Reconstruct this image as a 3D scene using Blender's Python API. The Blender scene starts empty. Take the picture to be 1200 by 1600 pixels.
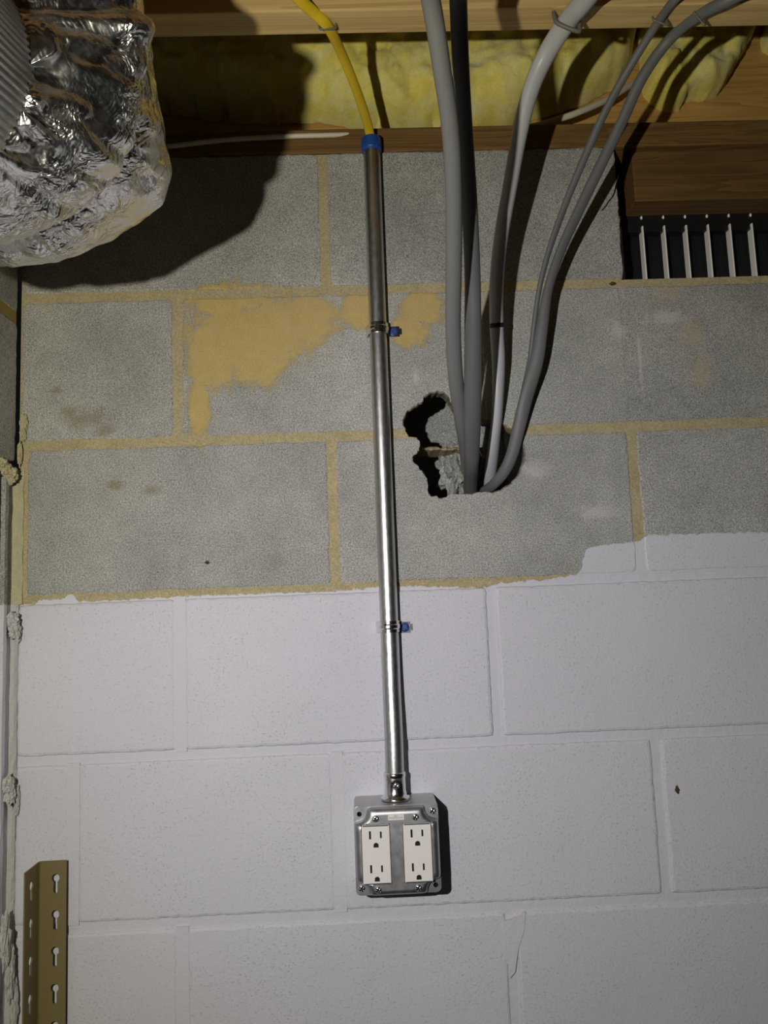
import bpy, bmesh, math, random
from mathutils import Vector, Matrix, noise, Euler

random.seed(7)
SC = bpy.context.scene
COL = SC.collection
PI = math.pi
Z0 = 1.8288                      # height of the bed joint under the top course (9 courses of 8 in)

# ------------------------------------------------------------------ camera
CAM_LOC = Vector((0.24158, -1.0275, -0.42692 + Z0))
CAM_ROT = Euler((1.686209, 0.038741, -0.023439), 'XYZ')
F_PX = 1219.92
cam_data = bpy.data.cameras.new('camera')
cam_data.sensor_fit = 'HORIZONTAL'
cam_data.sensor_width = 36.0
cam_data.lens = F_PX / 1200.0 * 36.0
cam_data.clip_start = 0.01
cam = bpy.data.objects.new('camera', cam_data)
cam.location = CAM_LOC
cam.rotation_euler = CAM_ROT
COL.objects.link(cam)
SC.camera = cam

# ------------------------------------------------------------------ world, torch, exposure
world = bpy.data.worlds.new('dark_cellar')
SC.world = world
world.use_nodes = True
world.node_tree.nodes['Background'].inputs[0].default_value = (0.9, 0.95, 1.0, 1)
world.node_tree.nodes['Background'].inputs[1].default_value = 0.004

TORCH = Vector((0.015, -1.03, -0.365 + Z0))
def torch(name, target, energy, color, angle, blend, radius=0.008):
    d = bpy.data.lights.new(name, 'SPOT')
    d.energy = energy; d.color = color
    d.spot_size = math.radians(angle); d.spot_blend = blend
    d.shadow_soft_size = radius
    o = bpy.data.objects.new(name, d)
    o.location = TORCH
    o.rotation_euler = (Vector(target) - TORCH).to_track_quat('-Z', 'Y').to_euler()
    COL.objects.link(o)
    return o
torch('torch_spill', (0.26, 0, -0.25 + Z0), 22, (1.0, 0.955, 0.78), 150, 0.45)
torch('torch_hotspot', (0.38, 0, -0.46 + Z0), 13, (0.70, 0.69, 1.0), 78, 1.0)

vs = SC.view_settings
vs.view_transform = 'Standard'
vs.look = 'None'
vs.gamma = 1.0
vs.use_curve_mapping = False
vs.exposure = 0.0
SC.cycles.max_bounces = 6
SC.cycles.diffuse_bounces = 3
SC.cycles.glossy_bounces = 4

# ------------------------------------------------------------------ measuring: a point of the photograph at depth y
_M = CAM_ROT.to_matrix()
def at(x, y, d=0.0):
    v = _M @ Vector(((x - 600) / F_PX, -(y - 800) / F_PX, -1.0))
    return CAM_LOC + v * ((d - CAM_LOC.y) / v.y)

# ------------------------------------------------------------------ object helpers
def obj(name, mesh, mat, parent=None, loc=(0, 0, 0), smooth=False):
    if isinstance(mesh, bmesh.types.BMesh):
        bm = mesh; mesh = bpy.data.meshes.new(name); bm.to_mesh(mesh); bm.free()
    if mat is not None and not mesh.materials:
        mesh.materials.append(mat)
    if smooth:
        for p in mesh.polygons: p.use_smooth = True
    o = bpy.data.objects.new(name, mesh)
    o.location = loc
    COL.objects.link(o)
    if parent: o.parent = parent
    return o
def tag(o, label, cat, group=None):
    o['label'] = label; o['category'] = cat
    if group: o['group'] = group
    return o
def thing(name, label, cat, loc=(0, 0, 0), group=None):
    o = bpy.data.objects.new(name, None)
    o.empty_display_size = 0.02
    o.location = loc
    COL.objects.link(o)
    return tag(o, label, cat, group)
def struct(o):
    o['kind'] = 'structure'; return o
def from_data(verts, faces):
    me = bpy.data.meshes.new('m'); me.from_pydata([tuple(v) for v in verts], [], faces); me.update(); return me
def fix(bm):
    bmesh.ops.recalc_face_normals(bm, faces=bm.faces); return bm
def box_bm(lo, hi, bevel=0.0, seg=2, bm=None):
    own = bm is None
    if own: bm = bmesh.new()
    lo, hi = Vector(lo), Vector(hi)
    r = bmesh.ops.create_cube(bm, size=1.0)
    for v in r['verts']:
        v.co = Vector((lo[i] + (v.co[i] + 0.5) * (hi[i] - lo[i]) for i in range(3)))
    if bevel:
        es = list({e for v in r['verts'] for e in v.link_edges})
        bmesh.ops.bevel(bm, geom=es, offset=bevel, segments=seg, affect='EDGES', profile=0.5)
    return bm
def prism_bm(outline, y0, y1):
    """outline of (x,z) extruded from y0 to y1"""
    bm = bmesh.new()
    a = [bm.verts.new((x, y0, z)) for x, z in outline]
    b = [bm.verts.new((x, y1, z)) for x, z in outline]
    n = len(a)
    bm.faces.new(a); bm.faces.new(b[::-1])
    for i in range(n): bm.faces.new((a[i], b[i], b[(i + 1) % n], a[(i + 1) % n]))
    return fix(bm)
def cyl_bm(p0, p1, r, seg=24, caps=True, bm=None):
    if bm is None: bm = bmesh.new()
    p0, p1 = Vector(p0), Vector(p1); d = (p1 - p0)
    q = d.to_track_quat('Z', 'Y').to_matrix()
    r0, r1 = r if isinstance(r, tuple) else (r, r)
    A = [bm.verts.new(p0 + q @ Vector((r0 * math.cos(t), r0 * math.sin(t), 0))) for t in (2 * PI * i / seg for i in range(seg))]
    B = [bm.verts.new(p1 + q @ Vector((r1 * math.cos(t), r1 * math.sin(t), 0))) for t in (2 * PI * i / seg for i in range(seg))]
    for i in range(seg):
        f = bm.faces.new((A[i], A[(i + 1) % seg], B[(i + 1) % seg], B[i])); f.smooth = True
    if caps: bm.faces.new(A[::-1]); bm.faces.new(B)
    return bm
def lathe_bm(prof, axis_p, axis_d, seg=32, bm=None):
    """prof: list of (radius, distance along the axis)"""
    if bm is None: bm = bmesh.new()
    axis_p = Vector(axis_p); q = Vector(axis_d).to_track_quat('Z', 'Y').to_matrix()
    rings = []
    for r, h in prof:
        rings.append([bm.verts.new(axis_p + q @ Vector((r * math.cos(2 * PI * i / seg), r * math.sin(2 * PI * i / seg), h))) for i in range(seg)])
    for a, b in zip(rings, rings[1:]):
        for i in range(seg):
            f = bm.faces.new((a[i], a[(i + 1) % seg], b[(i + 1) % seg], b[i])); f.smooth = True
    bm.faces.new(rings[0][::-1]); bm.faces.new(rings[-1])
    return fix(bm)
def catmull(pts, n):
    pts = [tuple(p) for p in pts]
    P = [tuple(2 * a - b for a, b in zip(pts[0], pts[1]))] + pts + [tuple(2 * a - b for a, b in zip(pts[-1], pts[-2]))]
    out = []
    for i in range(1, len(P) - 2):
        for k in range(n):
            t = k / n
            out.append(tuple(0.5 * (2 * b + (c - a) * t + (2 * a - 5 * b + 4 * c - d) * t * t + (-a + 3 * b - 3 * c + d) * t ** 3)
                             for a, b, c, d in zip(P[i - 1], P[i], P[i + 1], P[i + 2])))
    out.append(pts[-1]); return out
def tube_bm(path, seg=18, n=8, smooth_path=True):
    """path of (x,y,z,a,b,twist): an oval tube whose wide side faces the room"""
    pts = catmull(path, n) if smooth_path else path
    bm = bmesh.new(); rings = []
    for i, p in enumerate(pts):
        c = Vector(p[:3])
        t = (Vector(pts[min(i + 1, len(pts) - 1)][:3]) - Vector(pts[max(i - 1, 0)][:3])).normalized()
        side = t.cross(c - CAM_LOC)
        if side.length < 0.05: side = Vector((1, 0, 0))
        side.normalize(); up = side.cross(t).normalized()
        a, b, w = p[3], p[4], p[5]
        ring = []
        for k in range(seg):
            th = 2 * PI * k / seg
            u, v = a * math.cos(th), b * math.sin(th)
            ring.append(bm.verts.new(c + side * (u * math.cos(w) - v * math.sin(w)) + up * (u * math.sin(w) + v * math.cos(w))))
        rings.append(ring)
    for A, B in zip(rings, rings[1:]):
        for k in range(seg):
            f = bm.faces.new((A[k], A[(k + 1) % seg], B[(k + 1) % seg], B[k])); f.smooth = True
    bm.faces.new(rings[0][::-1]); bm.faces.new(rings[-1])
    return fix(bm)
def lump_bm(c, r, seed, rough=0.35, sub=3, freq=1.6):
    bm = bmesh.new()
    bmesh.ops.create_icosphere(bm, subdivisions=sub, radius=1.0)
    r = Vector(r) if hasattr(r, '__len__') else Vector((r, r, r))
    for v in bm.verts:
        d = v.co.normalized()
        k = 1 + rough * noise.fractal(d * freq + Vector((seed * 3.1, seed, 0)), 0.8, 2.0, 4)
        v.co = Vector(c) + Vector((d.x * r.x, d.y * r.y, d.z * r.z)) * k
    return bm
def boolean(o, cutter_bm, local=True):
    """cut a mesh object with a closed bmesh, result written back to the object's own mesh"""
    cm = bpy.data.meshes.new('cut'); cutter_bm.to_mesh(cm)
    co = bpy.data.objects.new('cut', cm); COL.objects.link(co)
    bpy.context.view_layer.update()
    if local: co.matrix_world = o.matrix_world.copy()
    m = o.modifiers.new('cut', 'BOOLEAN'); m.operation = 'DIFFERENCE'; m.solver = 'EXACT'; m.object = co
    bpy.context.view_layer.update()
    dg = bpy.context.evaluated_depsgraph_get()
    new = bpy.data.meshes.new_from_object(o.evaluated_get(dg))
    o.modifiers.clear(); old = o.data; o.data = new; bpy.data.meshes.remove(old)
    bpy.data.objects.remove(co); bpy.data.meshes.remove(cm)

# ------------------------------------------------------------------ node helpers
class N:
    def __init__(s, name):
        s.m = bpy.data.materials.new(name); s.m.use_nodes = True
        s.t = s.m.node_tree; s.b = s.t.nodes['Principled BSDF']
    def new(s, ty, **kw):
        n = s.t.nodes.new(ty)
        for k, v in kw.items(): setattr(n, k, v)
        return n
    def put(s, sock, v):
        if isinstance(v, bpy.types.NodeSocket): s.t.links.new(v, sock)
        elif isinstance(v, (tuple, list)):
            sock.default_value = tuple(v) + ((1,) if len(sock.default_value) == 4 and len(v) == 3 else ())
        else: sock.default_value = v
    def math(s, op, a, b=0.0, c=None, clamp=False):
        n = s.new('ShaderNodeMath', operation=op, use_clamp=clamp)
        s.put(n.inputs[0], a); s.put(n.inputs[1], b)
        if c is not None: s.put(n.inputs[2], c)
        return n.outputs[0]
    def noise(s, scale, detail=2, rough=0.5, vec=None, dist=0.0):
        n = s.new('ShaderNodeTexNoise'); n.inputs['Scale'].default_value = scale
        n.inputs['Detail'].default_value = detail; n.inputs['Roughness'].default_value = rough; n.inputs['Distortion'].default_value = dist
        s.put(n.inputs['Vector'], vec if vec is not None else s.pos())
        return n.outputs[0]
    def voronoi(s, scale, feature='F1', vec=None):
        n = s.new('ShaderNodeTexVoronoi', feature=feature); n.inputs['Scale'].default_value = scale
        s.put(n.inputs['Vector'], vec if vec is not None else s.pos())
        return n.outputs['Distance']
    def pos(s):
        if not hasattr(s, '_p'): s._p = s.new('ShaderNodeNewGeometry').outputs['Position']
        return s._p
    def xyz(s):
        if not hasattr(s, '_x'):
            n = s.new('ShaderNodeSeparateXYZ'); s.put(n.inputs[0], s.pos()); s._x = n.outputs
        return s._x
    def scaled(s, v):
        n = s.new('ShaderNodeVectorMath', operation='MULTIPLY'); s.put(n.inputs[0], s.pos()); n.inputs[1].default_value = v
        return n.outputs[0]
    def ramp(s, fac, stops, interp='LINEAR'):
        n = s.new('ShaderNodeValToRGB'); r = n.color_ramp; r.interpolation = interp
        while len(r.elements) < len(stops): r.elements.new(0.5)
        for e, (p, c) in zip(r.elements, stops):
            e.position = p; e.color = (c, c, c, 1) if not hasattr(c, '__len__') else tuple(c) + (1,)
        s.put(n.inputs[0], fac); return n.outputs[0]
    def mix(s, fac, a, b, blend='MIX'):
        n = s.new('ShaderNodeMix', data_type='RGBA', blend_type=blend)
        s.put(n.inputs[0], fac); s.put(n.inputs[6], a); s.put(n.inputs[7], b)
        return n.outputs[2]
    def step(s, v, lo, hi):
        n = s.new('ShaderNodeMapRange', interpolation_type='SMOOTHSTEP')
        s.put(n.inputs[0], v); n.inputs[1].default_value = lo; n.inputs[2].default_value = hi
        return n.outputs[0]
    def blobs(s, L):
        """union of soft ellipses (px, py, rx, ry in photo pixels on the wall) -> 1 at the centre, 0 at the rim"""
        x, _, z = s.xyz(); out = None
        for (a, b, rx, ry) in L:
            c = at(a, b); ux = s.math('DIVIDE', s.math('SUBTRACT', x, c.x), rx / 1180); uz = s.math('DIVIDE', s.math('SUBTRACT', z, c.z), ry / 1180)
            d = s.math('SQRT', s.math('ADD', s.math('MULTIPLY', ux, ux), s.math('MULTIPLY', uz, uz)))
            v = s.math('SUBTRACT', 1.0, d)
            out = v if out is None else s.math('MAXIMUM', out, v)
        return out
    def bump(s, h, dist, strength=1.0):
        n = s.new('ShaderNodeBump'); n.inputs['Strength'].default_value = strength; n.inputs['Distance'].default_value = dist
        s.put(n.inputs['Height'], h); s.t.links.new(n.outputs[0], s.b.inputs['Normal'])
    def out(s, color=None, rough=None, metal=None, spec=None):
        if color is not None: s.put(s.b.inputs['Base Color'], color)
        if rough is not None: s.put(s.b.inputs['Roughness'], rough)
        if metal is not None: s.put(s.b.inputs['Metallic'], metal)
        if spec is not None: s.put(s.b.inputs['Specular IOR Level'], spec)
        return s.m

# the ragged upper edge of the paint, measured along the wall: x -> z
EDGE = [(-60, 945), (36, 945), (55, 945), (60, 938), (98, 936), (101, 927), (116, 929), (120, 941), (250, 934), (330, 930), (480, 926), (560, 921), (588, 917),
        (600, 916), (680, 917), (760, 919), (778, 912), (860, 904), (908, 897), (913, 860), (930, 853), (1000, 845), (1012, 836), (1190, 832), (1500, 826)]
EX0, EX1 = -0.35, 1.25
EZ0, EZ1 = -0.50 + Z0, -0.30 + Z0
def paint_mask(s):
    x, _, z = s.xyz()
    c = s.new('ShaderNodeFloatCurve')
    cu = c.mapping.curves[0]
    pts = []
    for a, b in EDGE:
        p = at(a, b); pts.append(((p.x - EX0) / (EX1 - EX0), (p.z - EZ0) / (EZ1 - EZ0)))
    while len(cu.points) < len(pts): cu.points.new(0.5, 0.5)
    for p, q in zip(cu.points, pts): p.location = q; p.handle_type = 'VECTOR'
    c.mapping.update()
    xx = s.math('ADD', x, s.math('MULTIPLY', s.math('SUBTRACT', s.noise(70, 3), 0.5), 0.012))
    s.put(c.inputs['Value'], s.math('DIVIDE', s.math('SUBTRACT', xx, EX0), EX1 - EX0))
    edge = s.math('ADD', s.math('MULTIPLY', c.outputs[0], EZ1 - EZ0), EZ0)
    w = s.math('ADD', s.math('MULTIPLY', s.math('SUBTRACT', s.noise(110, 4, 0.65), 0.5), 0.010), s.math('MULTIPLY', s.math('SUBTRACT', s.noise(500, 2), 0.5), 0.004))
    return s.step(s.math('SUBTRACT', s.math('ADD', edge, w), z), -0.0006, 0.0006)
PAINT = (0.70, 0.695, 0.715)
def paint_color(s):
    return s.mix(s.ramp(s.noise(3.5, 3), [(0.3, 0.0), (0.7, 1.0)]), (0.595, 0.59, 0.635), (0.635, 0.63, 0.675))
def paint_height(s):
    pits = s.ramp(s.noise(330, 3, 0.65), [(0.30, 0.0), (0.40, 1.0)])
    soft = s.noise(300, 4, 0.6)
    amt = s.ramp(s.noise(13, 3, 0.5), [(0.35, 0.5), (0.65, 1.0)])
    return s.math('MULTIPLY', s.math('ADD', s.math('MULTIPLY', pits, 0.75), s.math('MULTIPLY', soft, 0.85)), amt)
def mortar_rgb(s):
    return s.mix(s.noise(30, 4, 0.6), (0.36, 0.30, 0.16), (0.52, 0.445, 0.265))

def make_block_mat():
    s = N('concrete_block')
    g1 = s.noise(1000, 2, 0.8); g2 = s.noise(470, 4, 0.8); big = s.noise(7, 4, 0.55); mid = s.noise(45, 3, 0.6)
    off = s.new('ShaderNodeVectorMath', operation='ADD'); s.put(off.inputs[0], s.pos()); off.inputs[1].default_value = (3.1, 7.7, 1.3)
    d1 = s.noise(520, 2, 0.6, off.outputs[0])
    col = s.ramp(g2, [(0.33, (0.14, 0.14, 0.129)), (0.46, (0.345, 0.345, 0.32)), (0.54, (0.44, 0.44, 0.41)), (0.68, (0.72, 0.71, 0.665))])
    col = s.mix(s.ramp(g1, [(0.58, 0.0), (0.68, 0.75)]), col, (0.92, 0.91, 0.87))
    col = s.mix(s.ramp(d1, [(0.30, 0.8), (0.40, 0.0)]), col, (0.06, 0.06, 0.055))
    col = s.mix(1.0, col, s.ramp(s.math('ADD', s.math('MULTIPLY', big, 0.7), s.math('MULTIPLY', mid, 0.3)), [(0.25, 0.66), (0.75, 1.25)]), 'MULTIPLY')
    rnd = s.new('ShaderNodeObjectInfo').outputs['Random']
    col = s.mix(1.0, col, s.ramp(rnd, [(0.0, (0.90, 0.90, 0.885)), (1.0, (1.06, 1.06, 1.04))]), 'MULTIPLY')
    # ochre mortar smears over one block of the second course
    sm = s.blobs([(400, 520, 150, 75), (330, 560, 55, 70), (310, 640, 24, 80), (470, 500, 90, 60), (560, 485, 42, 40), (660, 480, 50, 45), (640, 515, 40, 36), (400, 560, 70, 60), (355, 470, 90, 40)])
    sm = s.step(s.math('ADD', sm, s.math('MULTIPLY', s.math('SUBTRACT', s.noise(26, 9, 0.85), 0.5), 2.3)), 0.05, 0.42)
    smear_rgb = s.mix(s.noise(60, 3), (0.48, 0.335, 0.09), (0.60, 0.45, 0.16))
    col = s.mix(s.math('MULTIPLY', sm, s.ramp(g2, [(0.36, 0.3), (0.50, 0.95)])), col, smear_rgb)
    # lime-pale dusting and faint orange bloom on the right hand blocks
    du = s.blobs([(1040, 455, 40, 30), (1080, 520, 34, 40), (1095, 580, 26, 40), (770, 480, 40, 60)])
    du = s.step(s.math('ADD', du, s.math('MULTIPLY', s.math('SUBTRACT', s.noise(60, 5, 0.7), 0.5), 1.4)), 0.1, 0.8)
    col = s.mix(s.math('MULTIPLY', du, 0.4), col, (0.52, 0.40, 0.22))
    wh = s.blobs([(1040, 495, 60, 22), (965, 515, 24, 30), (1000, 560, 7, 90), (935, 800, 60, 22), (835, 735, 40, 30), (650, 590, 9, 26)])
    wh = s.step(s.math('ADD', wh, s.math('MULTIPLY', s.math('SUBTRACT', s.noise(90, 5, 0.75), 0.5), 1.5)), 0.25, 0.9)
    col = s.mix(s.math('MULTIPLY', wh, 0.5), col, (0.62, 0.61, 0.58))
    # rusty brown splashes at the left
    st = s.blobs([(135, 655, 60, 30), (110, 645, 30, 26), (165, 672, 30, 16), (180, 757, 26, 14), (238, 765, 22, 16), (90, 610, 16, 12)])
    st = s.step(s.math('ADD', st, s.math('MULTIPLY', s.math('SUBTRACT', s.noise(55, 5, 0.7), 0.5), 1.3)), 0.15, 0.9)
    col = s.mix(s.math('MULTIPLY', st, 0.5), col, (0.22, 0.165, 0.07))
    pm = paint_mask(s)
    col = s.mix(pm, col, paint_color(s))
    h = s.math('ADD', s.math('MULTIPLY', s.math('ADD', g2, s.math('MULTIPLY', g1, 0.6)), s.math('SUBTRACT', 1.0, s.math('MULTIPLY', sm, 0.6))), 0.0)
    hm = s.new('ShaderNodeMix', data_type='FLOAT'); s.put(hm.inputs[0], pm); s.put(hm.inputs[2], h); s.put(hm.inputs[3], paint_height(s))
    s.bump(hm.outputs[0], 0.0010, 0.8)
    return s.out(col, s.math('SUBTRACT', 0.95, s.math('MULTIPLY', pm, 0.35)), spec=0.3)
def make_mortar_mat():
    s = N('wall_mortar')
    g = s.noise(500, 3, 0.6)
    col = s.mix(1.0, mortar_rgb(s), s.ramp(g, [(0.3, 0.7), (0.7, 1.2)]), 'MULTIPLY')
    pm = paint_mask(s)
    col = s.mix(pm, col, paint_color(s))
    s.bump(s.math('ADD', s.math('MULTIPLY', g, 0.5), s.math('MULTIPLY', s.noise(90, 4, 0.6), 1.2)), 0.0012, 0.8)
    return s.out(col, s.math('SUBTRACT', 0.95, s.math('MULTIPLY', pm, 0.35)), spec=0.3)
def make_side_mortar(name, a, b):
    s = N(name)
    g = s.noise(300, 4, 0.65)
    s.bump(g, 0.0014, 0.9)
    return s.out(s.mix(g, a, b), 0.95, spec=0.25)
def make_wood(name, dark, light, axis, scale=1.0, warp=2.0):
    s = N(name)
    sc = [170.0, 170.0, 170.0]; sc[axis] = 5.0
    v = s.scaled(tuple(k * scale for k in sc))
    g = s.noise(1.0, 5, 0.6, v, dist=warp * 0.3)
    sc2 = [26.0, 26.0, 26.0]; sc2[axis] = 1.1
    w = s.noise(1.0, 3, 0.5, s.scaled(tuple(k * scale for k in sc2)), dist=warp)
    rings = s.math('FRACT', s.math('MULTIPLY', w, 7.0))
    f = s.math('ADD', s.math('MULTIPLY', g, 0.55), s.math('MULTIPLY', rings, 0.35))
    col = s.ramp(f, [(0.2, dark), (0.75, light)])
    s.bump(g, 0.0006, 0.6)
    return s.out(col, 0.68, spec=0.35)
def make_metal(name, col, rough, bumpd=0.0002, streak=None, scale=300):
    s = N(name)
    v = s.scaled(streak) if streak else None
    g = s.noise(1.0 if streak else scale, 4, 0.6, v)
    c = s.mix(g, tuple(k * 0.72 for k in col), tuple(min(1, k * 1.18) for k in col))
    s.bump(g, bumpd, 0.6)
    return s.out(c, s.math('ADD', rough - 0.07, s.math('MULTIPLY', g, 0.16)), 1.0)
def make_plain(name, col, rough, var=0.12, scale=80, bumpd=0.0, spec=0.4):
    s = N(name)
    g = s.noise(scale, 3, 0.6)
    if bumpd: s.bump(g, bumpd, 0.6)
    return s.out(s.mix(g, tuple(k * (1 - var) for k in col), tuple(min(1, k * (1 + var)) for k in col)), rough, spec=spec)

M = {}
M['block'] = make_block_mat()
M['mortar'] = make_mortar_mat()
M['lump'] = make_side_mortar('crumbly_mortar', (0.36, 0.32, 0.18), (0.62, 0.57, 0.38))
M['lump_painted'] = make_side_mortar('painted_mortar', (0.42, 0.42, 0.40), (0.62, 0.62, 0.60))
M['gold_mortar'] = make_side_mortar('ochre_mortar', (0.30, 0.22, 0.06), (0.42, 0.32, 0.11))
M['joist'] = make_wood('pale_pine', (0.50, 0.33, 0.12), (0.72, 0.53, 0.25), 0)
M['plate'] = make_wood('brown_treated_plank', (0.11, 0.058, 0.016), (0.245, 0.14, 0.045), 0)
M['header'] = make_wood('dark_brown_plank', (0.085, 0.045, 0.012), (0.19, 0.105, 0.033), 0)
M['rim'] = make_wood('orange_pine', (0.40, 0.22, 0.055), (0.66, 0.41, 0.13), 0, 0.6, 3.0)
M['emt'] = make_metal('galvanised_tube', (0.62, 0.62, 0.61), 0.36, 0.00025, (260, 260, 120))
M['zinc'] = make_metal('zinc_steel', (0.52, 0.53, 0.53), 0.43, 0.0001, None, 90)
M['chrome'] = make_metal('bright_steel', (0.80, 0.80, 0.80), 0.18, 0.0001)
M['blue'] = make_plain('blue_plastic', (0.015, 0.075, 0.34), 0.4)
M['bluescrew'] = make_plain('blue_coated_screw', (0.035, 0.075, 0.24), 0.35)
M['ivory'] = make_plain('white_device_plastic', (0.80, 0.775, 0.72), 0.35, 0.02)
M['sticker'] = make_plain('white_sticker', (0.78, 0.75, 0.70), 0.5, 0.03)
M['ink'] = make_plain('sticker_ink', (0.05, 0.045, 0.04), 0.7)
M['yellow'] = make_plain('yellow_sheath', (0.72, 0.50, 0.02), 0.42, 0.05)
M['grey1'] = make_plain('grey_sheath', (0.17, 0.17, 0.165), 0.46, 0.08, 40, 0.0004)
M['grey2'] = make_plain('mid_grey_sheath', (0.115, 0.115, 0.115), 0.45, 0.08, 40, 0.0004)
M['grey3'] = make_plain('light_grey_sheath', (0.47, 0.47, 0.485), 0.38, 0.05, 40, 0.0003)
M['grey4'] = make_plain('slate_grey_sheath', (0.125, 0.125, 0.125), 0.5, 0.1, 60)
M['white_cable'] = make_plain('white_sheath', (0.68, 0.63, 0.50), 0.5, 0.08)
M['black'] = make_plain('black_plastic', (0.012, 0.012, 0.013), 0.4, 0.2)
M['mesh'] = make_plain('dark_screen_wire', (0.022, 0.023, 0.027), 0.5, 0.2)
M['louver'] = make_plain('white_louver_enamel', (0.88, 0.87, 0.82), 0.4, 0.04)
M['post'] = make_plain('tan_enamel', (0.19, 0.150, 0.066), 0.36, 0.06, 60, 0.0001)
M['debris'] = make_plain('brown_debris', (0.07, 0.045, 0.022), 0.9, 0.4)
M['thread'] = make_plain('black_thread', (0.02, 0.018, 0.015), 0.9)
M['staple'] = make_plain('dull_staple_metal', (0.16, 0.15, 0.13), 0.45, 0.2)
M['floor'] = make_plain('cellar_concrete', (0.13, 0.125, 0.115), 0.85, 0.2, 12, 0.002)
def make_insulation():
    s = N('yellow_glass_wool')
    v = s.noise(16, 5, 0.6, dist=1.0); f = s.noise(160, 5, 0.75, dist=1.5)
    c = s.ramp(v, [(0.28, (0.82, 0.68, 0.10)), (0.45, (0.90, 0.79, 0.20)), (0.60, (0.92, 0.85, 0.36)), (0.75, (0.93, 0.89, 0.56))])
    c = s.mix(1.0, c, s.ramp(f, [(0.3, 0.82), (0.6, 1.0)]), 'MULTIPLY')
    s.bump(s.math('ADD', f, s.math('MULTIPLY', s.noise(60, 4), 1.5)), 0.0025, 0.35)
    s.b.inputs['Sheen Weight'].default_value = 0.25
    return s.out(c, 1.0, spec=0.05)
M['wool'] = make_insulation()
def make_foil():
    s = N('crumpled_foil')
    v = s.voronoi(34); w = s.voronoi(95, vec=s.scaled((1.0, 0.5, 1.0))); n = s.noise(30, 4, 0.6, dist=1.2)
    ridge = s.math('ABSOLUTE', s.math('SUBTRACT', s.noise(42, 3, 0.55, dist=0.8), 0.5))
    ridge2 = s.math('ABSOLUTE', s.math('SUBTRACT', s.noise(120, 2, 0.5, s.scaled((1.0, 0.6, 1.0))), 0.5))
    amt = s.ramp(s.noise(14, 2, 0.5), [(0.42, 0.15), (0.62, 1.0)])
    h = s.math('ADD', s.math('MULTIPLY', v, 0.35), s.math('MULTIPLY', amt, s.math('ADD', s.math('MULTIPLY', ridge, 3.0), s.math('ADD', s.math('MULTIPLY', w, 0.25), s.math('MULTIPLY', ridge2, 0.8)))))
    s.bump(h, 0.007, 0.7)
    return s.out((0.82, 0.81, 0.80), s.ramp(n, [(0.3, 0.16), (0.7, 0.36)]), 1.0)
M['foil'] = make_foil()
M['collar'] = make_metal('ribbed_duct_metal', (0.55, 0.55, 0.54), 0.42)

# ------------------------------------------------------------------ the setting
# hole broken through the block wall, as a closed cutter
HOLE = [(663, 619), (672, 613), (684, 611), (697, 615), (704, 624), (714, 640), (730, 652), (752, 655), (775, 658), (792, 665), (806, 673), (812, 680), (816, 692), (822, 706),
        (821, 718), (814, 737), (803, 752), (788, 763), (770, 770), (752, 768), (738, 772), (722, 770), (708, 771), (692, 778), (677, 776), (669, 770), (669, 757), (666, 744), (657, 733),
        (646, 723), (645, 714), (652, 706), (657, 697), (655, 689), (649, 683), (638, 683), (634, 672), (629, 662), (632, 649), (640, 639), (652, 633), (661, 627)]
def hole_cutter():
    ol = []
    P = [at(a, b) for a, b in HOLE]
    n = len(P)
    for i in range(n):
        for k in range(3):
            q = P[i].lerp(P[(i + 1) % n], k / 3)
            j = 0.0012
            ol.append((q.x + random.uniform(-j, j), q.z + random.uniform(-j, j)))
    cx = sum(p[0] for p in ol) / len(ol); cz = sum(p[1] for p in ol) / len(ol)
    bm = bmesh.new(); rings = []
    for y, k in ((-0.02, 1.04), (-0.001, 1.015), (0.004, 0.985), (0.02, 1.0), (0.05, 1.05)):
        rings.append([bm.verts.new((cx + (x - cx) * k + random.uniform(-1, 1) * 0.0006, y, cz + (z - cz) * k + random.uniform(-1, 1) * 0.0006)) for x, z in ol])
    m = len(ol)
    for A, B in zip(rings, rings[1:]):
        for i in range(m): bm.faces.new((A[i], A[(i + 1) % m], B[(i + 1) % m], B[i]))
    bm.faces.new(rings[0][::-1]); bm.faces.new(rings[-1])
    return fix(bm)
HOLE_BM = hole_cutter()

B = 0.2032
X_L, X_R = -0.2093, 1.2192
OPEN_X0, OPEN_X1 = 0.6155, 1.016            # vent opening in the top course
Z_J2 = Z0 - 2 * B
bm = box_bm((X_L, 0.0012, Z_J2 + 0.004), (X_R, 0.034, Z0 + 0.004))
box_bm((X_L, 0.0030, 0.0), (X_R, 0.034, Z_J2 + 0.004), bm=bm)
box_bm((X_L, 0.0014, Z0 + 0.004), (OPEN_X0 - 0.004, 0.034, Z0 + B - 0.005), bm=bm)
box_bm((OPEN_X1 + 0.004, 0.0014, Z0 + 0.004), (X_R, 0.034, Z0 + B - 0.005), bm=bm)
wall_back = struct(obj('wall_back', bm, M['mortar']))
boolean(wall_back, HOLE_BM, False)

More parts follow.
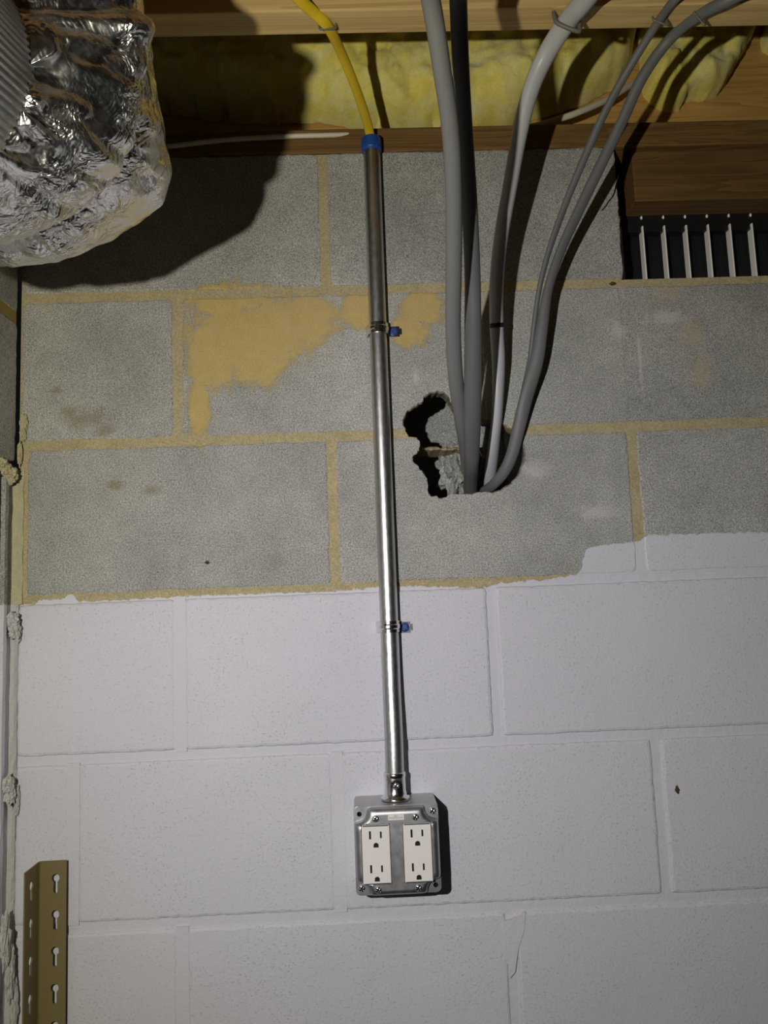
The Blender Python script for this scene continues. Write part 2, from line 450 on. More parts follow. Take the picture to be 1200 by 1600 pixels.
def block_mesh(w, h, depth, seed, jit=0.0011, bev=0.0028):
    rnd = random.Random(seed)
    def ring(y, inset, j, r=0.004):
        pts = []
        W, H = w / 2 - inset, h / 2 - inset
        nx, nz = max(6, int(w / 0.006)), max(6, int(h / 0.006))
        seq = [(-W + 2 * W * i / nx, -H) for i in range(nx)] + [(W, -H + 2 * H * i / nz) for i in range(nz)] + \
              [(W - 2 * W * i / nx, H) for i in range(nx)] + [(-W, H - 2 * H * i / nz) for i in range(nz)]
        for i, (x, z) in enumerate(seq):
            dx = max(0, abs(x) - (W - r)); dz = max(0, abs(z) - (H - r))
            if dx > 0 and dz > 0:
                k = 1 - (1 - 0.72) * min(dx, dz) / r
                x = math.copysign(W - r + dx * k, x); z = math.copysign(H - r + dz * k, z)
            q = Vector((x * 70, z * 70, seed * 2.3))
            o = j * (noise.noise(q) * 1.3 + noise.noise(q * 3.7) * 1.0 + rnd.uniform(-0.4, 0.4))
            d = Vector((x / W, z / H)); d = Vector((d.x if abs(d.x) > abs(d.y) else 0, d.y if abs(d.y) >= abs(d.x) else 0))
            pts.append((x + d.x * o, y, z + d.y * o))
        return pts
    R = [ring(0.0, bev, jit * 1.2), ring(0.0009, bev * 0.35, jit), ring(0.0034, 0.0, jit * 0.6), ring(depth, 0.0, 0.0)]
    verts = [p for r in R for p in r]; n = len(R[0]); faces = []
    for a in range(3):
        for i in range(n):
            faces.append((a * n + i, (a + 1) * n + i, (a + 1) * n + (i + 1) % n, a * n + (i + 1) % n))
    faces.append(tuple(range(n))); faces.append(tuple(range(3 * n, 4 * n))[::-1])
    me = from_data(verts, faces)
    return me
J = 0.0058                                   # half joint
# course (counted from the top): joint centres along x; a pair gives a joint of its own half width
COURSES = {
    0: [X_L - 0.004, B, (OPEN_X0 + 0.0, 0.0)],
    1: [(X_L, 0.001), 0.0, 2 * B, (3 * B, 0.0009), 5 * B, X_R + 0.005],
    2: [(X_L, 0.0115), B, 3 * B - 0.001, 5 * B, X_R + 0.005],
    3: [X_L - 0.004, 0.0, 2 * B, 4 * B, X_R + 0.005],
    4: [X_L - 0.004, -0.135, B - 0.006, 3 * B, 5 * B, X_R + 0.005],
    5: [X_L - 0.004, 0.0, 2 * B + 0.003, 4 * B, X_R + 0.005],
}
for k in range(6, 10): COURSES[k] = [X_L - 0.004] + ([B, 3 * B, 5 * B] if k % 2 == 0 else [0.0, 2 * B, 4 * B]) + [X_R + 0.005]
blk = 0
def lay(k, xs):
    global blk
    ztop = Z0 + B - k * B - (0.0 if k else 0.0035); zbot = Z0 - k * B
    for a, b in zip(xs, xs[1:]):
        (xa, ja) = a if isinstance(a, tuple) else (a, J); (xb, jb) = b if isinstance(b, tuple) else (b, J)
        x0, x1 = xa + ja, xb - jb
        z0, z1 = zbot + J, ztop - (J if k else 0.0)
        if k >= 9: z0 = 0.0
        blk += 1
        o = obj('concrete_block', block_mesh(x1 - x0, z1 - z0, 0.032, blk, *((0.0011, 0.0028) if k < 3 else (0.0008, 0.0042))), M['block'], wall_back,
                ((x0 + x1) / 2, random.uniform(-0.0004, 0.0004), (z0 + z1) / 2))
        if k in (1, 2) and x0 < 0.47 and x1 > 0.28:
            boolean(o, HOLE_BM, False)
for k, xs in COURSES.items(): lay(k, xs)
lay(0, [(OPEN_X1, 0.0), X_R + 0.005])
for k, x in ((3, 0.0), (4, -0.135), (4, B - 0.006), (5, 0.0)):      # joints buttered flush under the paint
    obj('filled_joint', box_bm((x - 0.0078, 0.0002, Z0 - k * B + 0.004), (x + 0.0078, 0.02, Z0 + B - k * B - 0.004), 0.0), M['mortar'], wall_back)
obj('filled_joint', box_bm((3 * B - 0.003, 0.0003, Z0 - B + 0.0075), (3 * B + 0.003, 0.02, Z0 - 0.0075)), M['block'], wall_back)
PP = [at(a, b) for a, b in ((784, 1440), (800, 1436), (821, 1424), (819, 1452), (809, 1486), (805, 1518), (797, 1528), (792, 1500), (788, 1462))]
obj('chip_relief', prism_bm([(p.x, p.z) for p in PP], -0.0011, 0.004), M['mortar'], wall_back)  # raised patch added for the edge shading of a chipped joint
# inside of the hollow wall, seen through the hole: rear face shell, webs and leftover bedding
obj('rear_shell', box_bm((X_L, 0.158, 0.0), (X_R, 0.19, Z0)), M['block'], wall_back)
for x in (0.0, B, 0.478, 3 * B, 4 * B, 5 * B):
    obj('block_web', box_bm((x - 0.014, 0.033, 0.0), (x + 0.014, 0.158, Z0), 0.003), M['block'], wall_back)
c = at(690, 705, 0.06)
bm = bmesh.new()
rows = []
for i in range(30):
    x = c.x - 0.034 + i * 0.0034
    t = 0.0022 + 0.0022 * noise.noise(Vector((i * 0.5, 3, 1)))
    zz = c.z + 0.002 * noise.noise(Vector((i * 0.35, 9, 0))) - 0.0035 * i / 30
    yf = 0.032 + 0.006 * noise.noise(Vector((i * 0.6, 1, 7)))
    rows.append([bm.verts.new((x, yf, zz)), bm.verts.new((x, yf + 0.004, zz + t)), bm.verts.new((x, 0.09, zz + t)), bm.verts.new((x, 0.09, zz - t)), bm.verts.new((x, yf + 0.003, zz - t))])
for a, b in zip(rows, rows[1:]):
    for i in range(5): bm.faces.new((a[i], a[(i + 1) % 5], b[(i + 1) % 5], b[i]))
bm.faces.new(rows[0]); bm.faces.new(rows[-1][::-1])
obj('bedding_ledge', fix(bm), M['mortar'], wall_back)
obj('broken_web', lump_bm(at(714, 738, 0.085), (0.022, 0.03, 0.034), 4, 0.6, 4, 2.4), M['block'], wall_back)
obj('broken_web', lump_bm(at(800, 735, 0.10), (0.012, 0.02, 0.03), 8, 0.5, 3, 2.2), M['block'], wall_back)

# left wall: blocks meet the back wall with an open crack, crumbs of mortar squeezed out
XW = -0.2115
def side_slab(y0, y1, z0, z1, x1, jit=0.0010, seed=1):
    w, h = abs(y1 - y0), z1 - z0
    me = block_mesh(w, h, 0.03, seed, jit)
    me.transform(Matrix.Rotation(PI / 2, 4, 'Z'))      # front (-y) now faces +x
    return me, (x1, (y0 + y1) / 2, (z0 + z1) / 2)
ZL = Z0 - 0.026                                        # courses sit a little lower than those of the back wall
bm = box_bm((XW - 0.05, -0.398, 0.0), (XW - 0.012, 0.0, Z0 + B))
wall_left = struct(obj('wall_left', bm, M['mortar']))
sd = 50
for k in range(-1, 9):
    zt = ZL - k * B; zb = max(0.0, zt - B)
    ys = [-0.0045, -0.1965, -0.40] if k % 2 == 0 else [-0.0045, -0.40]
    if k >= 1: ys[0] = -0.0455 - 0.001 * (k % 2)
    zt2 = min(zt - 0.012, Z0 + B - 0.002)
    if k == -1: zt2 = Z0 + B - 0.002
    for a, b in zip(ys, ys[1:]):
        sd += 1
        me, loc = side_slab(b + 0.010, a, zb + (0.004 if zb > 0 else 0), zt2, XW, seed=sd)
        obj('concrete_block', me, M['block'], wall_left, loc)
# ochre bedding at the top, struck flush
obj('bed_joint', box_bm((XW - 0.03, -0.395, ZL - 0.012), (XW - 0.0015, -0.0045, ZL + 0.006), 0.001), M['gold_mortar'], wall_left)
# filler strip between left wall and corner, below the second course
z_hi, z_lo = at(28, 752).z, at(22, 1236).z
def strip(name, pts, z0, z1, mat, n=26, jit=0.0012, seed=1):
    """vertical ragged strip through plan points (x,y)"""
    verts = []; faces = []; m = len(pts)
    for i in range(n + 1):
        z = z0 + (z1 - z0) * i / n
        for k, (x, y) in enumerate(pts):
            q = Vector((k * 5.1 + seed, z * 45, 0))
            verts.append((x + jit * noise.noise(q), y + jit * 1.5 * noise.noise(q + Vector((9, 0, 0))), z))
    for i in range(n):
        for k in range(m):
            faces.append((i * m + k, i * m + (k + 1) % m, (i + 1) * m + (k + 1) % m, (i + 1) * m + k))
    faces.append(tuple(range(m))[::-1]); faces.append(tuple(range(n * m, n * m + m)))
    b = bmesh.new(); me = from_data(verts, faces); b.from_mesh(me); bpy.data.meshes.remove(me)
    return obj(name, fix(b), mat, wall_left)
strip('filler_strip', [(XW - 0.03, -0.0395), (XW - 0.006, -0.0395), (XW + 0.0015, -0.034), (XW + 0.002, -0.027), (XW - 0.002, -0.022), (XW - 0.0025, -0.0065), (XW - 0.03, -0.0065)], 0.0, z_hi, M['block'], 80, 0.0009, 2)
strip('corner_mortar', [(XW - 0.02, -0.0058), (XW - 0.001, -0.0058), (XW + 0.0035, -0.0045), (XW + 0.0095, -0.0008), (XW + 0.0095, 0.002), (XW - 0.02, 0.002)], at(25, 945).z, at(30, 735).z, M['lump'], 60, 0.0012, 5)
strip('corner_mortar', [(XW - 0.02, -0.0058), (XW - 0.001, -0.0058), (XW + 0.0025, -0.0042), (XW + 0.005, -0.0008), (XW + 0.005, 0.002), (XW - 0.02, 0.002)], 0.0, at(25, 944).z, M['lump_painted'], 120, 0.0011, 9)
for (x, y, d, r, m, s) in ((37, 660, -0.004, (0.005, 0.004, 0.010), 'lump', 1), (36, 678, -0.004, (0.004, 0.004, 0.009), 'lump', 22), (31, 708, -0.006, (0.003, 0.004, 0.014), 'lump', 2), (16, 742, -0.026, (0.0085, 0.009, 0.0115), 'lump', 3),
                           (8, 732, -0.034, (0.007, 0.008, 0.008), 'lump', 33), (0, 722, -0.045, (0.008, 0.008, 0.006), 'lump', 31),
                           (19, 968, -0.018, (0.0075, 0.009, 0.009), 'lump_painted', 4), (22, 984, -0.014, (0.007, 0.008, 0.011), 'lump_painted', 41), (29, 990, -0.006, (0.003, 0.004, 0.010), 'lump_painted', 5), (13, 1226, -0.024, (0.006, 0.009, 0.010), 'lump_painted', 6),
                           (15, 1243, -0.020, (0.006, 0.008, 0.010), 'lump_painted', 61), (26, 1250, -0.006, (0.003, 0.004, 0.018), 'lump_painted', 7), (9, 1470, -0.030, (0.005, 0.008, 0.03), 'lump_painted', 8), (16, 1520, -0.020, (0.005, 0.007, 0.03), 'lump_painted', 10), (22, 1570, -0.012, (0.004, 0.005, 0.03), 'lump_painted', 12)):
    p = at(x, y, d)
    obj('mortar_lump', lump_bm(p, r, s, 0.42, 4, 2.3), M[m], wall_left)

# floor, deck above and framing
struct(obj('floor', box_bm((-0.3, -2.6, -0.1), (X_R + 0.4, 0.19, 0.0)), M['floor']))
ZP0, ZP1 = Z0 + B - 0.0032, Z0 + B + 0.033     # mud sill
struct(obj('ceiling', box_bm((-0.3, -2.6, ZP1 + 0.235), (X_R + 0.4, 0.19, ZP1 + 0.255)), M['plate']))
struct(obj('trim_1', box_bm((X_L, 0.0005, ZP0), (X_R, 0.14, ZP1), 0.002), M['plate']))
struct(obj('trim_2', box_bm((X_L, 0.102, ZP1), (X_R, 0.139, ZP1 + 0.235)), M['rim']))
struct(obj('trim_3', box_bm((at(990, 280, 0.012).x, 0.012, at(1100, 312, 0.012).z), (1.04, 0.10, ZP0 - 0.0005), 0.0015), M['header']))
ZJ = Z0 + 0.2375
tag(obj('floor_joist', box_bm((-0.3, -0.218, ZJ), (X_R + 0.4, -0.181, ZP1 + 0.235), 0.0018), M['joist']), 'pale pine floor joist across the top, cables stapled to it', 'joist')

# ------------------------------------------------------------------ glass wool stuffed in the joist bay
def batt(name, outline, ybase, thick, seed, res=0.006, edge=0.05):
    P = [(at(a, b, ybase).x, at(a, b, ybase).z) for a, b in outline]
    xs = [p[0] for p in P]; zs = [p[1] for p in P]
    n = len(P)
    def inside(x, z):
        c = False
        for i in range(n):
            (x0, z0), (x1, z1) = P[i], P[i - 1]
            if (z0 > z) != (z1 > z) and x < (x1 - x0) * (z - z0) / (z1 - z0) + x0: c = not c
        return c
    def dist(x, z):
        b = 9
        for i in range(n):
            (x0, z0), (x1, z1) = P[i], P[i - 1]
            dx, dz = x1 - x0, z1 - z0
            t = max(0, min(1, ((x - x0) * dx + (z - z0) * dz) / (dx * dx + dz * dz + 1e-12)))
            b = min(b, math.hypot(x - x0 - t * dx, z - z0 - t * dz))
        return b
    def nearest(x, z):
        b = 9; o = (x, z)
        for i in range(n):
            (x0, z0), (x1, z1) = P[i], P[i - 1]
            dx, dz = x1 - x0, z1 - z0
            t = max(0, min(1, ((x - x0) * dx + (z - z0) * dz) / (dx * dx + dz * dz + 1e-12)))
            d = math.hypot(x - x0 - t * dx, z - z0 - t * dz)
            if d < b: b = d; o = (x0 + t * dx, z0 + t * dz)
        return o
    bm = bmesh.new(); V = {}
    nx = int((max(xs) - min(xs)) / res) + 1; nz = int((max(zs) - min(zs)) / res) + 1
    def vert(i, j):
        if (i, j) in V: return V[i, j]
        x = min(xs) + i * res; z = min(zs) + j * res
        d = dist(x, z) if inside(x, z) else 0.0
        if d < res * 0.7: x, z = nearest(x, z); d = 0.0
        q = Vector((x * 22, z * 22, seed))
        w = noise.fractal(q, 0.7, 2.1, 5) * 0.013 + abs(noise.noise(q * 2.3)) * -0.008 + noise.noise(q * 0.4) * 0.012
        t = min(1, d / edge); t = math.sqrt(max(0, t * (2 - t)))
        y = ybase - (thick + w) * t
        jx = 0.003 * noise.noise(q * 3 + Vector((5, 0, 0))); jz = 0.004 * noise.noise(q * 3 + Vector((0, 5, 0))) + 0.004 * noise.noise(q * 1.2)
        V[i, j] = (bm.verts.new((x + jx, y, z + jz)), bm.verts.new((x + jx, ybase + 0.004, z + jz)))
        return V[i, j]
    cells = {(i, j) for i in range(nx) for j in range(nz) if inside(min(xs) + (i + .5) * res, min(zs) + (j + .5) * res)}
    for (i, j) in cells:
        a, b, c, d = vert(i, j), vert(i + 1, j), vert(i + 1, j + 1), vert(i, j + 1)
        f = bm.faces.new((a[0], b[0], c[0], d[0])); f.smooth = True
        bm.faces.new((d[1], c[1], b[1], a[1]))
        for (p, q, di, dj) in ((a, b, 0, -1), (b, c, 1, 0), (c, d, 0, 1), (d, a, -1, 0)):
            if (i + di, j + dj) not in cells: bm.faces.new((p[0], p[1], q[1], q[0]))
    return obj(name, fix(bm), M['wool'])
w1 = batt('insulation_batt', [(150, -60), (150, 170), (250, 176), (340, 186), (400, 192), (434, 194), (440, 189), (470, 190), (500, 188), (530, 194), (570, 203), (610, 207), (660, 205), (700, 202), (740, 200), (790, 198), (830, 190), (860, 180), (885, 172), (915, 158),
            (945, 146), (960, 135), (975, 118), (985, 90), (992, 40), (992, -60)], 0.095, 0.075, 3.0)
tag(w1, 'long yellow glass wool batt filling the gap behind the joist', 'insulation', 'glass wool in the joist bay')
w2 = batt('insulation_batt', [(998, -60), (996, 60), (1001, 110), (1004, 145), (1020, 165), (1048, 178), (1062, 172), (1068, 158), (1082, 154), (1100, 157), (1122, 146), (1140, 120), (1158, 88), (1172, 60), (1190, 20), (1210, -60)], 0.098, 0.05, 11.0, 0.005, 0.02)
tag(w2, 'crumpled lump of yellow glass wool hanging at the right of the batt', 'insulation', 'glass wool in the joist bay')
w3 = batt('insulation_batt', [(1225, -60), (1204, 20), (1190, 55), (1190, 78), (1215, 92), (1300, 90), (1300, -60)], 0.098, 0.05, 17.0, 0.006, 0.02)
tag(w3, 'small tuft of yellow glass wool at the right edge', 'insulation', 'glass wool in the joist bay')

# ------------------------------------------------------------------ foundation vent
VY = 0.055
vt = thing('foundation_vent', 'black foundation vent with bright upright louvers and fine screen in the wall opening', 'vent', (0.82, VY, Z0 + 0.004))
def part(name, bm, mat, parent, smooth=False):
    o = obj(name, bm, mat, parent, smooth=smooth); o.matrix_parent_inverse = Matrix.Translation(-parent.location); return o
vz0, vz1 = Z0 + 0.0045, Z0 + 0.1165
x0v, x1v = OPEN_X0 + 0.0005, OPEN_X1 - 0.0005
bm = box_bm((x0v, VY, vz1 - 0.018), (x1v, VY + 0.02, vz1 + 0.02)); box_bm((x0v, VY, vz0), (x1v, VY + 0.02, vz0 + 0.006), bm=bm)
box_bm((x0v, VY + 0.004, vz0), (x0v + 0.002, VY + 0.02, vz1), bm=bm); box_bm((x1v - 0.004, VY, vz0), (x1v, VY + 0.02, vz1), bm=bm)
part('frame', bm, M['black'], vt)
part('night_backing', box_bm((x0v, VY + 0.045, vz0), (x1v, VY + 0.048, vz1 + 0.02)), M['black'], vt)  # added black sheet standing in for the darkness outside
bm = bmesh.new(); x = x0v
while x < x1v:
    box_bm((x, VY + 0.016, vz0), (x + 0.0007, VY + 0.0166, vz1), bm=bm); x += 0.0026
z = vz0
while z < vz1:
    box_bm((x0v, VY + 0.0166, z), (x1v, VY + 0.0172, z + 0.0007), bm=bm); z += 0.0026
sc_ = part('screen', bm, M['mesh'], vt); sc_['kind'] = 'stuff'
lv = None
for i in range(12):
    xt = at(970 + 34.2 * i, 356 - 4.6 * i / 5, VY - 0.004)
    z_t = at(1040, 352, VY - 0.004).z
    if lv is None:
        bm = box_bm((-0.0011, 0.0, vz0 - z_t), (0.0011, 0.0135, 0.0), 0.0004)
        lvm = obj('louver', bm, M['louver'], None).data
        bpy.data.objects.remove(bpy.data.objects['louver']); lv = True
        tabm = lump_bm((0, 0, 0), (0.0016, 0.002, 0.003), 2, 0.2, 2); tm = bpy.data.meshes.new('pivot'); tabm.to_mesh(tm); tabm.free(); tm.materials.append(M['louver'])
    if xt.x > x1v - 0.01: break
    if xt.x < x0v + 0.002: xt.x = x0v + 0.002
    o = obj('louver', lvm, None, vt, (xt.x - vt.location.x, -0.004, z_t - vt.location.z))
    obj('pivot', tm, None, o, (0, 0.002, 0.0135))
# thin black thread dangling by the opening
tp = [at(a, b, -0.004) for a, b in ((969, 262), (966, 276), (962, 290), (958, 305), (951, 314), (946, 322), (940, 329))]
tag(obj('hanging_thread', tube_bm([(p.x, p.y, p.z, 0.0006, 0.0006, 0) for p in tp], 6, 4), M['thread']), 'thin black thread hanging on the block beside the vent', 'thread')

# ------------------------------------------------------------------ duct
def ring3(pix, hidden, n=260):
    """closed loop: measured points, then world points round the hidden side, evenly resampled"""
    P = [at(*p) for p in pix] + [Vector((x, y, z + Z0)) for x, y, z in hidden]
    P = [P[-1]] + P + [P[0], P[1]]
    C = []
    for i in range(1, len(P) - 2):
        for k in range(20):
            t = k / 20; a, b_, c, d = P[i - 1], P[i], P[i + 1], P[i + 2]
            C.append(0.5 * (2 * b_ + (c - a) * t + (2 * a - 5 * b_ + 4 * c - d) * t * t + (-a + 3 * b_ - 3 * c + d) * t ** 3))
    C.append(C[0].copy()); L = [0.0]
    for a, b_ in zip(C, C[1:]): L.append(L[-1] + (b_ - a).length)
    out = []; k = 0
    for i in range(n):
        t = L[-1] * i / n
        while L[k + 1] < t: k += 1
        out.append(C[k].lerp(C[k + 1], (t - L[k]) / max(1e-9, L[k + 1] - L[k])))
    return out
def shrink(R, f, dy, to=None):
    c = sum(R, Vector()) / len(R) if to is None else to
    return [c + (p - c) * f + Vector((0, dy, 0)) for p in R]
def blend(A, B_, t, f=1.0):
    return shrink([a.lerp(b_, t) for a, b_ in zip(A, B_)], f, 0)
def loft(rings, nv, seed, amp, fold):
    n = len(rings[0]); cols = []
    for i in range(n): cols.append([Vector(p) for p in catmull([tuple(r[i]) for r in rings], nv)])
    m = len(cols[0]); verts = []; faces = []
    for j in range(m):
        c = sum((cols[i][j] for i in range(n)), Vector()) / n; t = j / (m - 1)
        for i in range(n):
            p = cols[i][j]; d = (p - c).normalized()
            k = amp * (noise.voronoi(p * 17 + Vector((seed, 0, 0)))[0][0] - 0.45) + amp * 0.5 * (noise.voronoi(Vector((p.x * 48, p.y * 30, p.z * 48 + seed)))[0][0] - 0.45)
            u = 2 * PI * i / n
            k += fold(t) * (abs(noise.noise(Vector((math.cos(u) * 7, math.sin(u) * 7, seed + t * 1.5)))) - 0.22)
            q = p + d * k
            verts.append((max(q.x, -0.207), q.y, min(q.z, ZJ - 0.003)))
    for j in range(m - 1):
        for i in range(n): faces.append((j * n + i, j * n + (i + 1) % n, (j + 1) * n + (i + 1) % n, (j + 1) * n + i))
    faces.append(tuple(range(n))); faces.append(tuple(range((m - 1) * n, m * n))[::-1])
    b = bmesh.new(); me = from_data(verts, faces); b.from_mesh(me); bpy.data.meshes.remove(me)
    return fix(b)
duct = thing('insulated_duct', 'crumpled silver foil insulated air duct at the upper left under the joists', 'duct', (-0.07, -0.3, Z0 - 0.06))
REAR = ring3([(228, 60, -0.43), (236, 120, -0.41), (254, 180, -0.39), (266, 235, -0.378), (263, 285, -0.370), (240, 323, -0.364), (200, 352, -0.362), (150, 379, -0.360), (100, 400, -0.356), (50, 411, -0.352), (0, 416, -0.35), (-80, 412, -0.345)],
             [(-0.202, -0.33, -0.045), (-0.203, -0.33, 0.08), (-0.15, -0.34, 0.17), (-0.04, -0.37, 0.20), (0.055, -0.42, 0.13)])
FRONT = ring3([(224, 20, -0.505), (228, 80, -0.50), (221, 150, -0.49), (204, 235, -0.475), (180, 276, -0.468), (140, 315, -0.456), (100, 342, -0.448), (50, 367, -0.44), (0, 380, -0.435), (-80, 380, -0.43)],
              [(-0.202, -0.41, -0.05), (-0.203, -0.41, 0.05), (-0.15, -0.42, 0.13), (-0.06, -0.45, 0.16), (0.035, -0.495, 0.11)])
part('jacket_end', loft([shrink(REAR, 0.20, 0.125), shrink(REAR, 0.50, 0.115), shrink(REAR, 0.68, 0.085), shrink(REAR, 0.84, 0.045), shrink(REAR, 0.96, 0.012), REAR, blend(REAR, FRONT, 0.35, 0.985), blend(REAR, FRONT, 0.62, 0.93), blend(REAR, FRONT, 0.80, 0.86)],
                        10, 1.0, 0.009, lambda t: 0.030 * max(0, t - 0.5)), M['foil'], duct, True)
RIM = [Vector((-0.065 + 0.102 * math.cos(a), -0.547, Z0 - 0.068 + 0.102 * math.sin(a))) for a in (-2 * PI * i / 260 for i in range(260))]
k0 = min(range(260), key=lambda k: (RIM[k] - FRONT[0]).length); RIM = RIM[k0:] + RIM[:k0]
part('foil_jacket', loft([shrink(FRONT, 0.82, 0.012), shrink(FRONT, 0.93, 0.012), FRONT, blend(FRONT, RIM, 0.25, 1.05), blend(FRONT, RIM, 0.55, 1.04), blend(FRONT, RIM, 0.85, 1.0), RIM],
                         12, 5.0, 0.009, lambda t: 0.030 * t), M['foil'], duct, True)
# fluted metal sleeve coming out of the jacket towards the room
verts = []; faces = []; nu = 480
ys = [(-0.065, -0.515, -0.060, .090), (-0.065, -0.538, -0.066, .097), (-0.065, -0.543, -0.068, .0995), (-0.068, -0.59, -0.077, .0995), (-0.075, -0.69, -0.095, .099), (-0.085, -0.84, -0.12, .099)]
for j, (cx, cy, cz, r0) in enumerate(ys):
    for i in range(nu):
        u = 2 * PI * i / nu
        r = r0 * (1 + 0.007 * (1 if (i % 4) < 2 else -1))
        verts.append((max(cx + r * math.cos(u), -0.209), cy, Z0 + cz + r * math.sin(u)))
for j in range(len(ys) - 1):
    for i in range(nu): faces.append((j * nu + i, j * nu + (i + 1) % nu, (j + 1) * nu + (i + 1) % nu, (j + 1) * nu + i))
faces.append(tuple(range(nu))); faces.append(tuple(range((len(ys) - 1) * nu, len(ys) * nu))[::-1])
b = bmesh.new(); me = from_data(verts, faces); b.from_mesh(me); bpy.data.meshes.remove(me)
part('fluted_sleeve', fix(b), M['collar'], duct)

# ------------------------------------------------------------------ cables
def cable(name, L, mat, label, group=None, seg=18, n=8):
    """L: (px, py, depth, half width, half thickness, twist)"""
    path = []
    for (a, b_, d, w, h, tw) in L:
        p = at(a, b_, d); path.append((p.x, p.y, p.z, w, h, tw))
    o = obj(name, tube_bm(path, seg, n), mat)
    return tag(o, label, 'cable', group)
G = 'cables running down into the hole'
cable('power_cable', [(600, -330, -0.60, .0082, .0076, 0), (646, -120, -0.50, .0082, .0076, 0), (673, 0, -0.435, .0082, .0076, 0), (690, 105, -0.392, .0082, .0078, 0), (704, 205, -0.345, .0084, .008, 0), (709, 310, -0.290, .0086, .008, 0.2), (709, 420, -0.225, .0089, .008, 0.3),
                      (708, 510, -0.165, .0090, .008, 0.2), (712, 590, -0.108, .0092, .008, 0), (721, 655, -0.050, .0090, .008, 0), (728, 705, 0.010, .0088, .008, 0), (731, 745, 0.062, .0088, .008, 0), (735, 790, 0.12, .0088, .008, 0)], M['grey1'],
      'thick grey power cable, the leftmost of the cables in the hole', G)
cable('power_cable', [(708, -330, -0.53, .0082, .0074, 0), (713, -120, -0.44, .0082, .0074, 0), (716, 0, -0.375, .0082, .0074, 0), (720, 105, -0.335, .0082, .0074, 0), (726, 205, -0.290, .0083, .0074, 0.1), (733, 310, -0.240, .0086, .0075, 0), (738, 420, -0.185, .0092, .0076, -0.2),
                      (739, 510, -0.147, .0102, .0077, -0.2), (739, 590, -0.112, .0108, .0077, 0), (738, 660, -0.078, .0106, .0077, 0.1), (737, 715, -0.034, .0096, .0077, 0), (735, 752, 0.020, .0092, .0077, 0), (735, 800, 0.085, .0090, .0077, 0)], M['grey2'],
      'thick dark grey power cable running close beside the leftmost one', G)
c3 = cable('power_cable', [(1010, -140, -0.33, .0110, .009, 0), (950, -48, -0.29, .0110, .009, 0), (912, 2, -0.244, .0112, .009, 0), (886, 34, -0.209, .0112, .009, 0.1), (852, 88, -0.172, .0112, .009, 0.2), (828, 145, -0.150, .0104, .009, 0.3), (812, 210, -0.130, .0095, .009, 0.1), (797, 290, -0.108, .0092, .009, 0),
                      (783, 370, -0.086, .0090, .009, 0), (776, 440, -0.070, .0090, .009, 0), (776, 510, -0.052, .0090, .0085, 0.4), (779, 570, -0.036, .0096, .0080, 0.9), (777, 640, -0.016, .0100, .0072, 1.4), (772, 695, 0.010, .0102, .0070, 1.1), (766, 742, 0.048, .0090, .0070, 0.6), (764, 790, 0.11, .0090, .008, 0)], M['grey3'],
      'thick pale grey power cable with a black tape ring, bent over the joist', G)
p = at(776, 505, -0.0535); q = at(776.4, 512, -0.0518)
tb = obj('tape_ring', tube_bm([(p.x, p.y, p.z, .0094, .0090, 0.36), (q.x, q.y, q.z, .0094, .0090, 0.4)], 20, 3), M['black'], c3)
cable('power_cable', [(1130, -70, -0.26, .0049, .0032, 0), (1060, -6, -0.231, .0049, .0032, 0), (1030, 32, -0.199, .0049, .0032, 0), (985, 103, -0.158, .0050, .0032, 0), (946, 174, -0.128, .0050, .0032, 0.2), (916, 240, -0.104, .0049, .0032, 0), (885, 315, -0.080, .0046, .0032, 0.3), (860, 385, -0.062, .0042, .0032, 0.6),
                      (844, 445, -0.048, .0036, .0032, 0.8), (835, 505, -0.034, .0036, .0032, 0.6), (829, 560, -0.022, .004, .0032, 0.3), (816, 622, -0.011, .004, .0032, 0), (803, 680, 0.006, .004, .0032, 0), (792, 735, 0.034, .004, .0032, 0), (780, 790, 0.08, .004, .0032, 0)], M['grey4'],
      'thin flat grey cable stapled to the joist, the slimmer of two', G)
cable('power_cable', [(1260, -62, -0.27, .0066, .0040, 0), (1150, -5, -0.236, .0066, .0040, 0), (1092, 24, -0.205, .0066, .0040, 0), (1045, 63, -0.168, .0066, .0040, 0), (1003, 122, -0.142, .0068, .0040, 0), (972, 190, -0.116, .0070, .0040, 0.2), (940, 255, -0.094, .0070, .0040, 0), (906, 326, -0.074, .0070, .0040, 0.3),
                      (877, 390, -0.060, .0066, .0040, 0.4), (857, 450, -0.050, .0062, .0042, 0.2), (847, 510, -0.042, .0078, .0042, 0), (838, 565, -0.034, .0092, .0042, 0), (822, 622, -0.024, .0090, .0042, 0.2), (810, 670, -0.012, .0086, .0042, 0), (800, 710, 0.000, .0082, .0042, 0), (787, 738, 0.011, .0078, .0042, 0), (771, 757, 0.026, .007, .0042, 0), (757, 768, 0.052, .007, .0042, 0), (750, 782, 0.085, .007, .0042, 0)], M['grey4'],
      'flat grey cable stapled to the joist, the wider of two, at the right', G)
cable('power_cable', [(330, -170, -0.36, .0065, .0034, 0), (420, -52, -0.275, .0065, .0034, 0), (470, 1, -0.234, .0065, .0034, 0), (491, 20, -0.217, .0064, .0034, 0), (513, 43, -0.199, .0062, .0034, 0.1), (534, 84, -0.150, .0060, .0034, 0.2), (553, 130, -0.104, .0060, .0034, 0.2), (568, 172, -0.058, .0062, .0034, 0.1), (577, 205, -0.022, .0062, .0034, 0), (579, 230, -0.015, .0060, .0034, 0), (580, 300, -0.014, .0060, .0034, 0)], M['yellow'],
      'flat yellow cable dropping from the joist into the steel conduit')
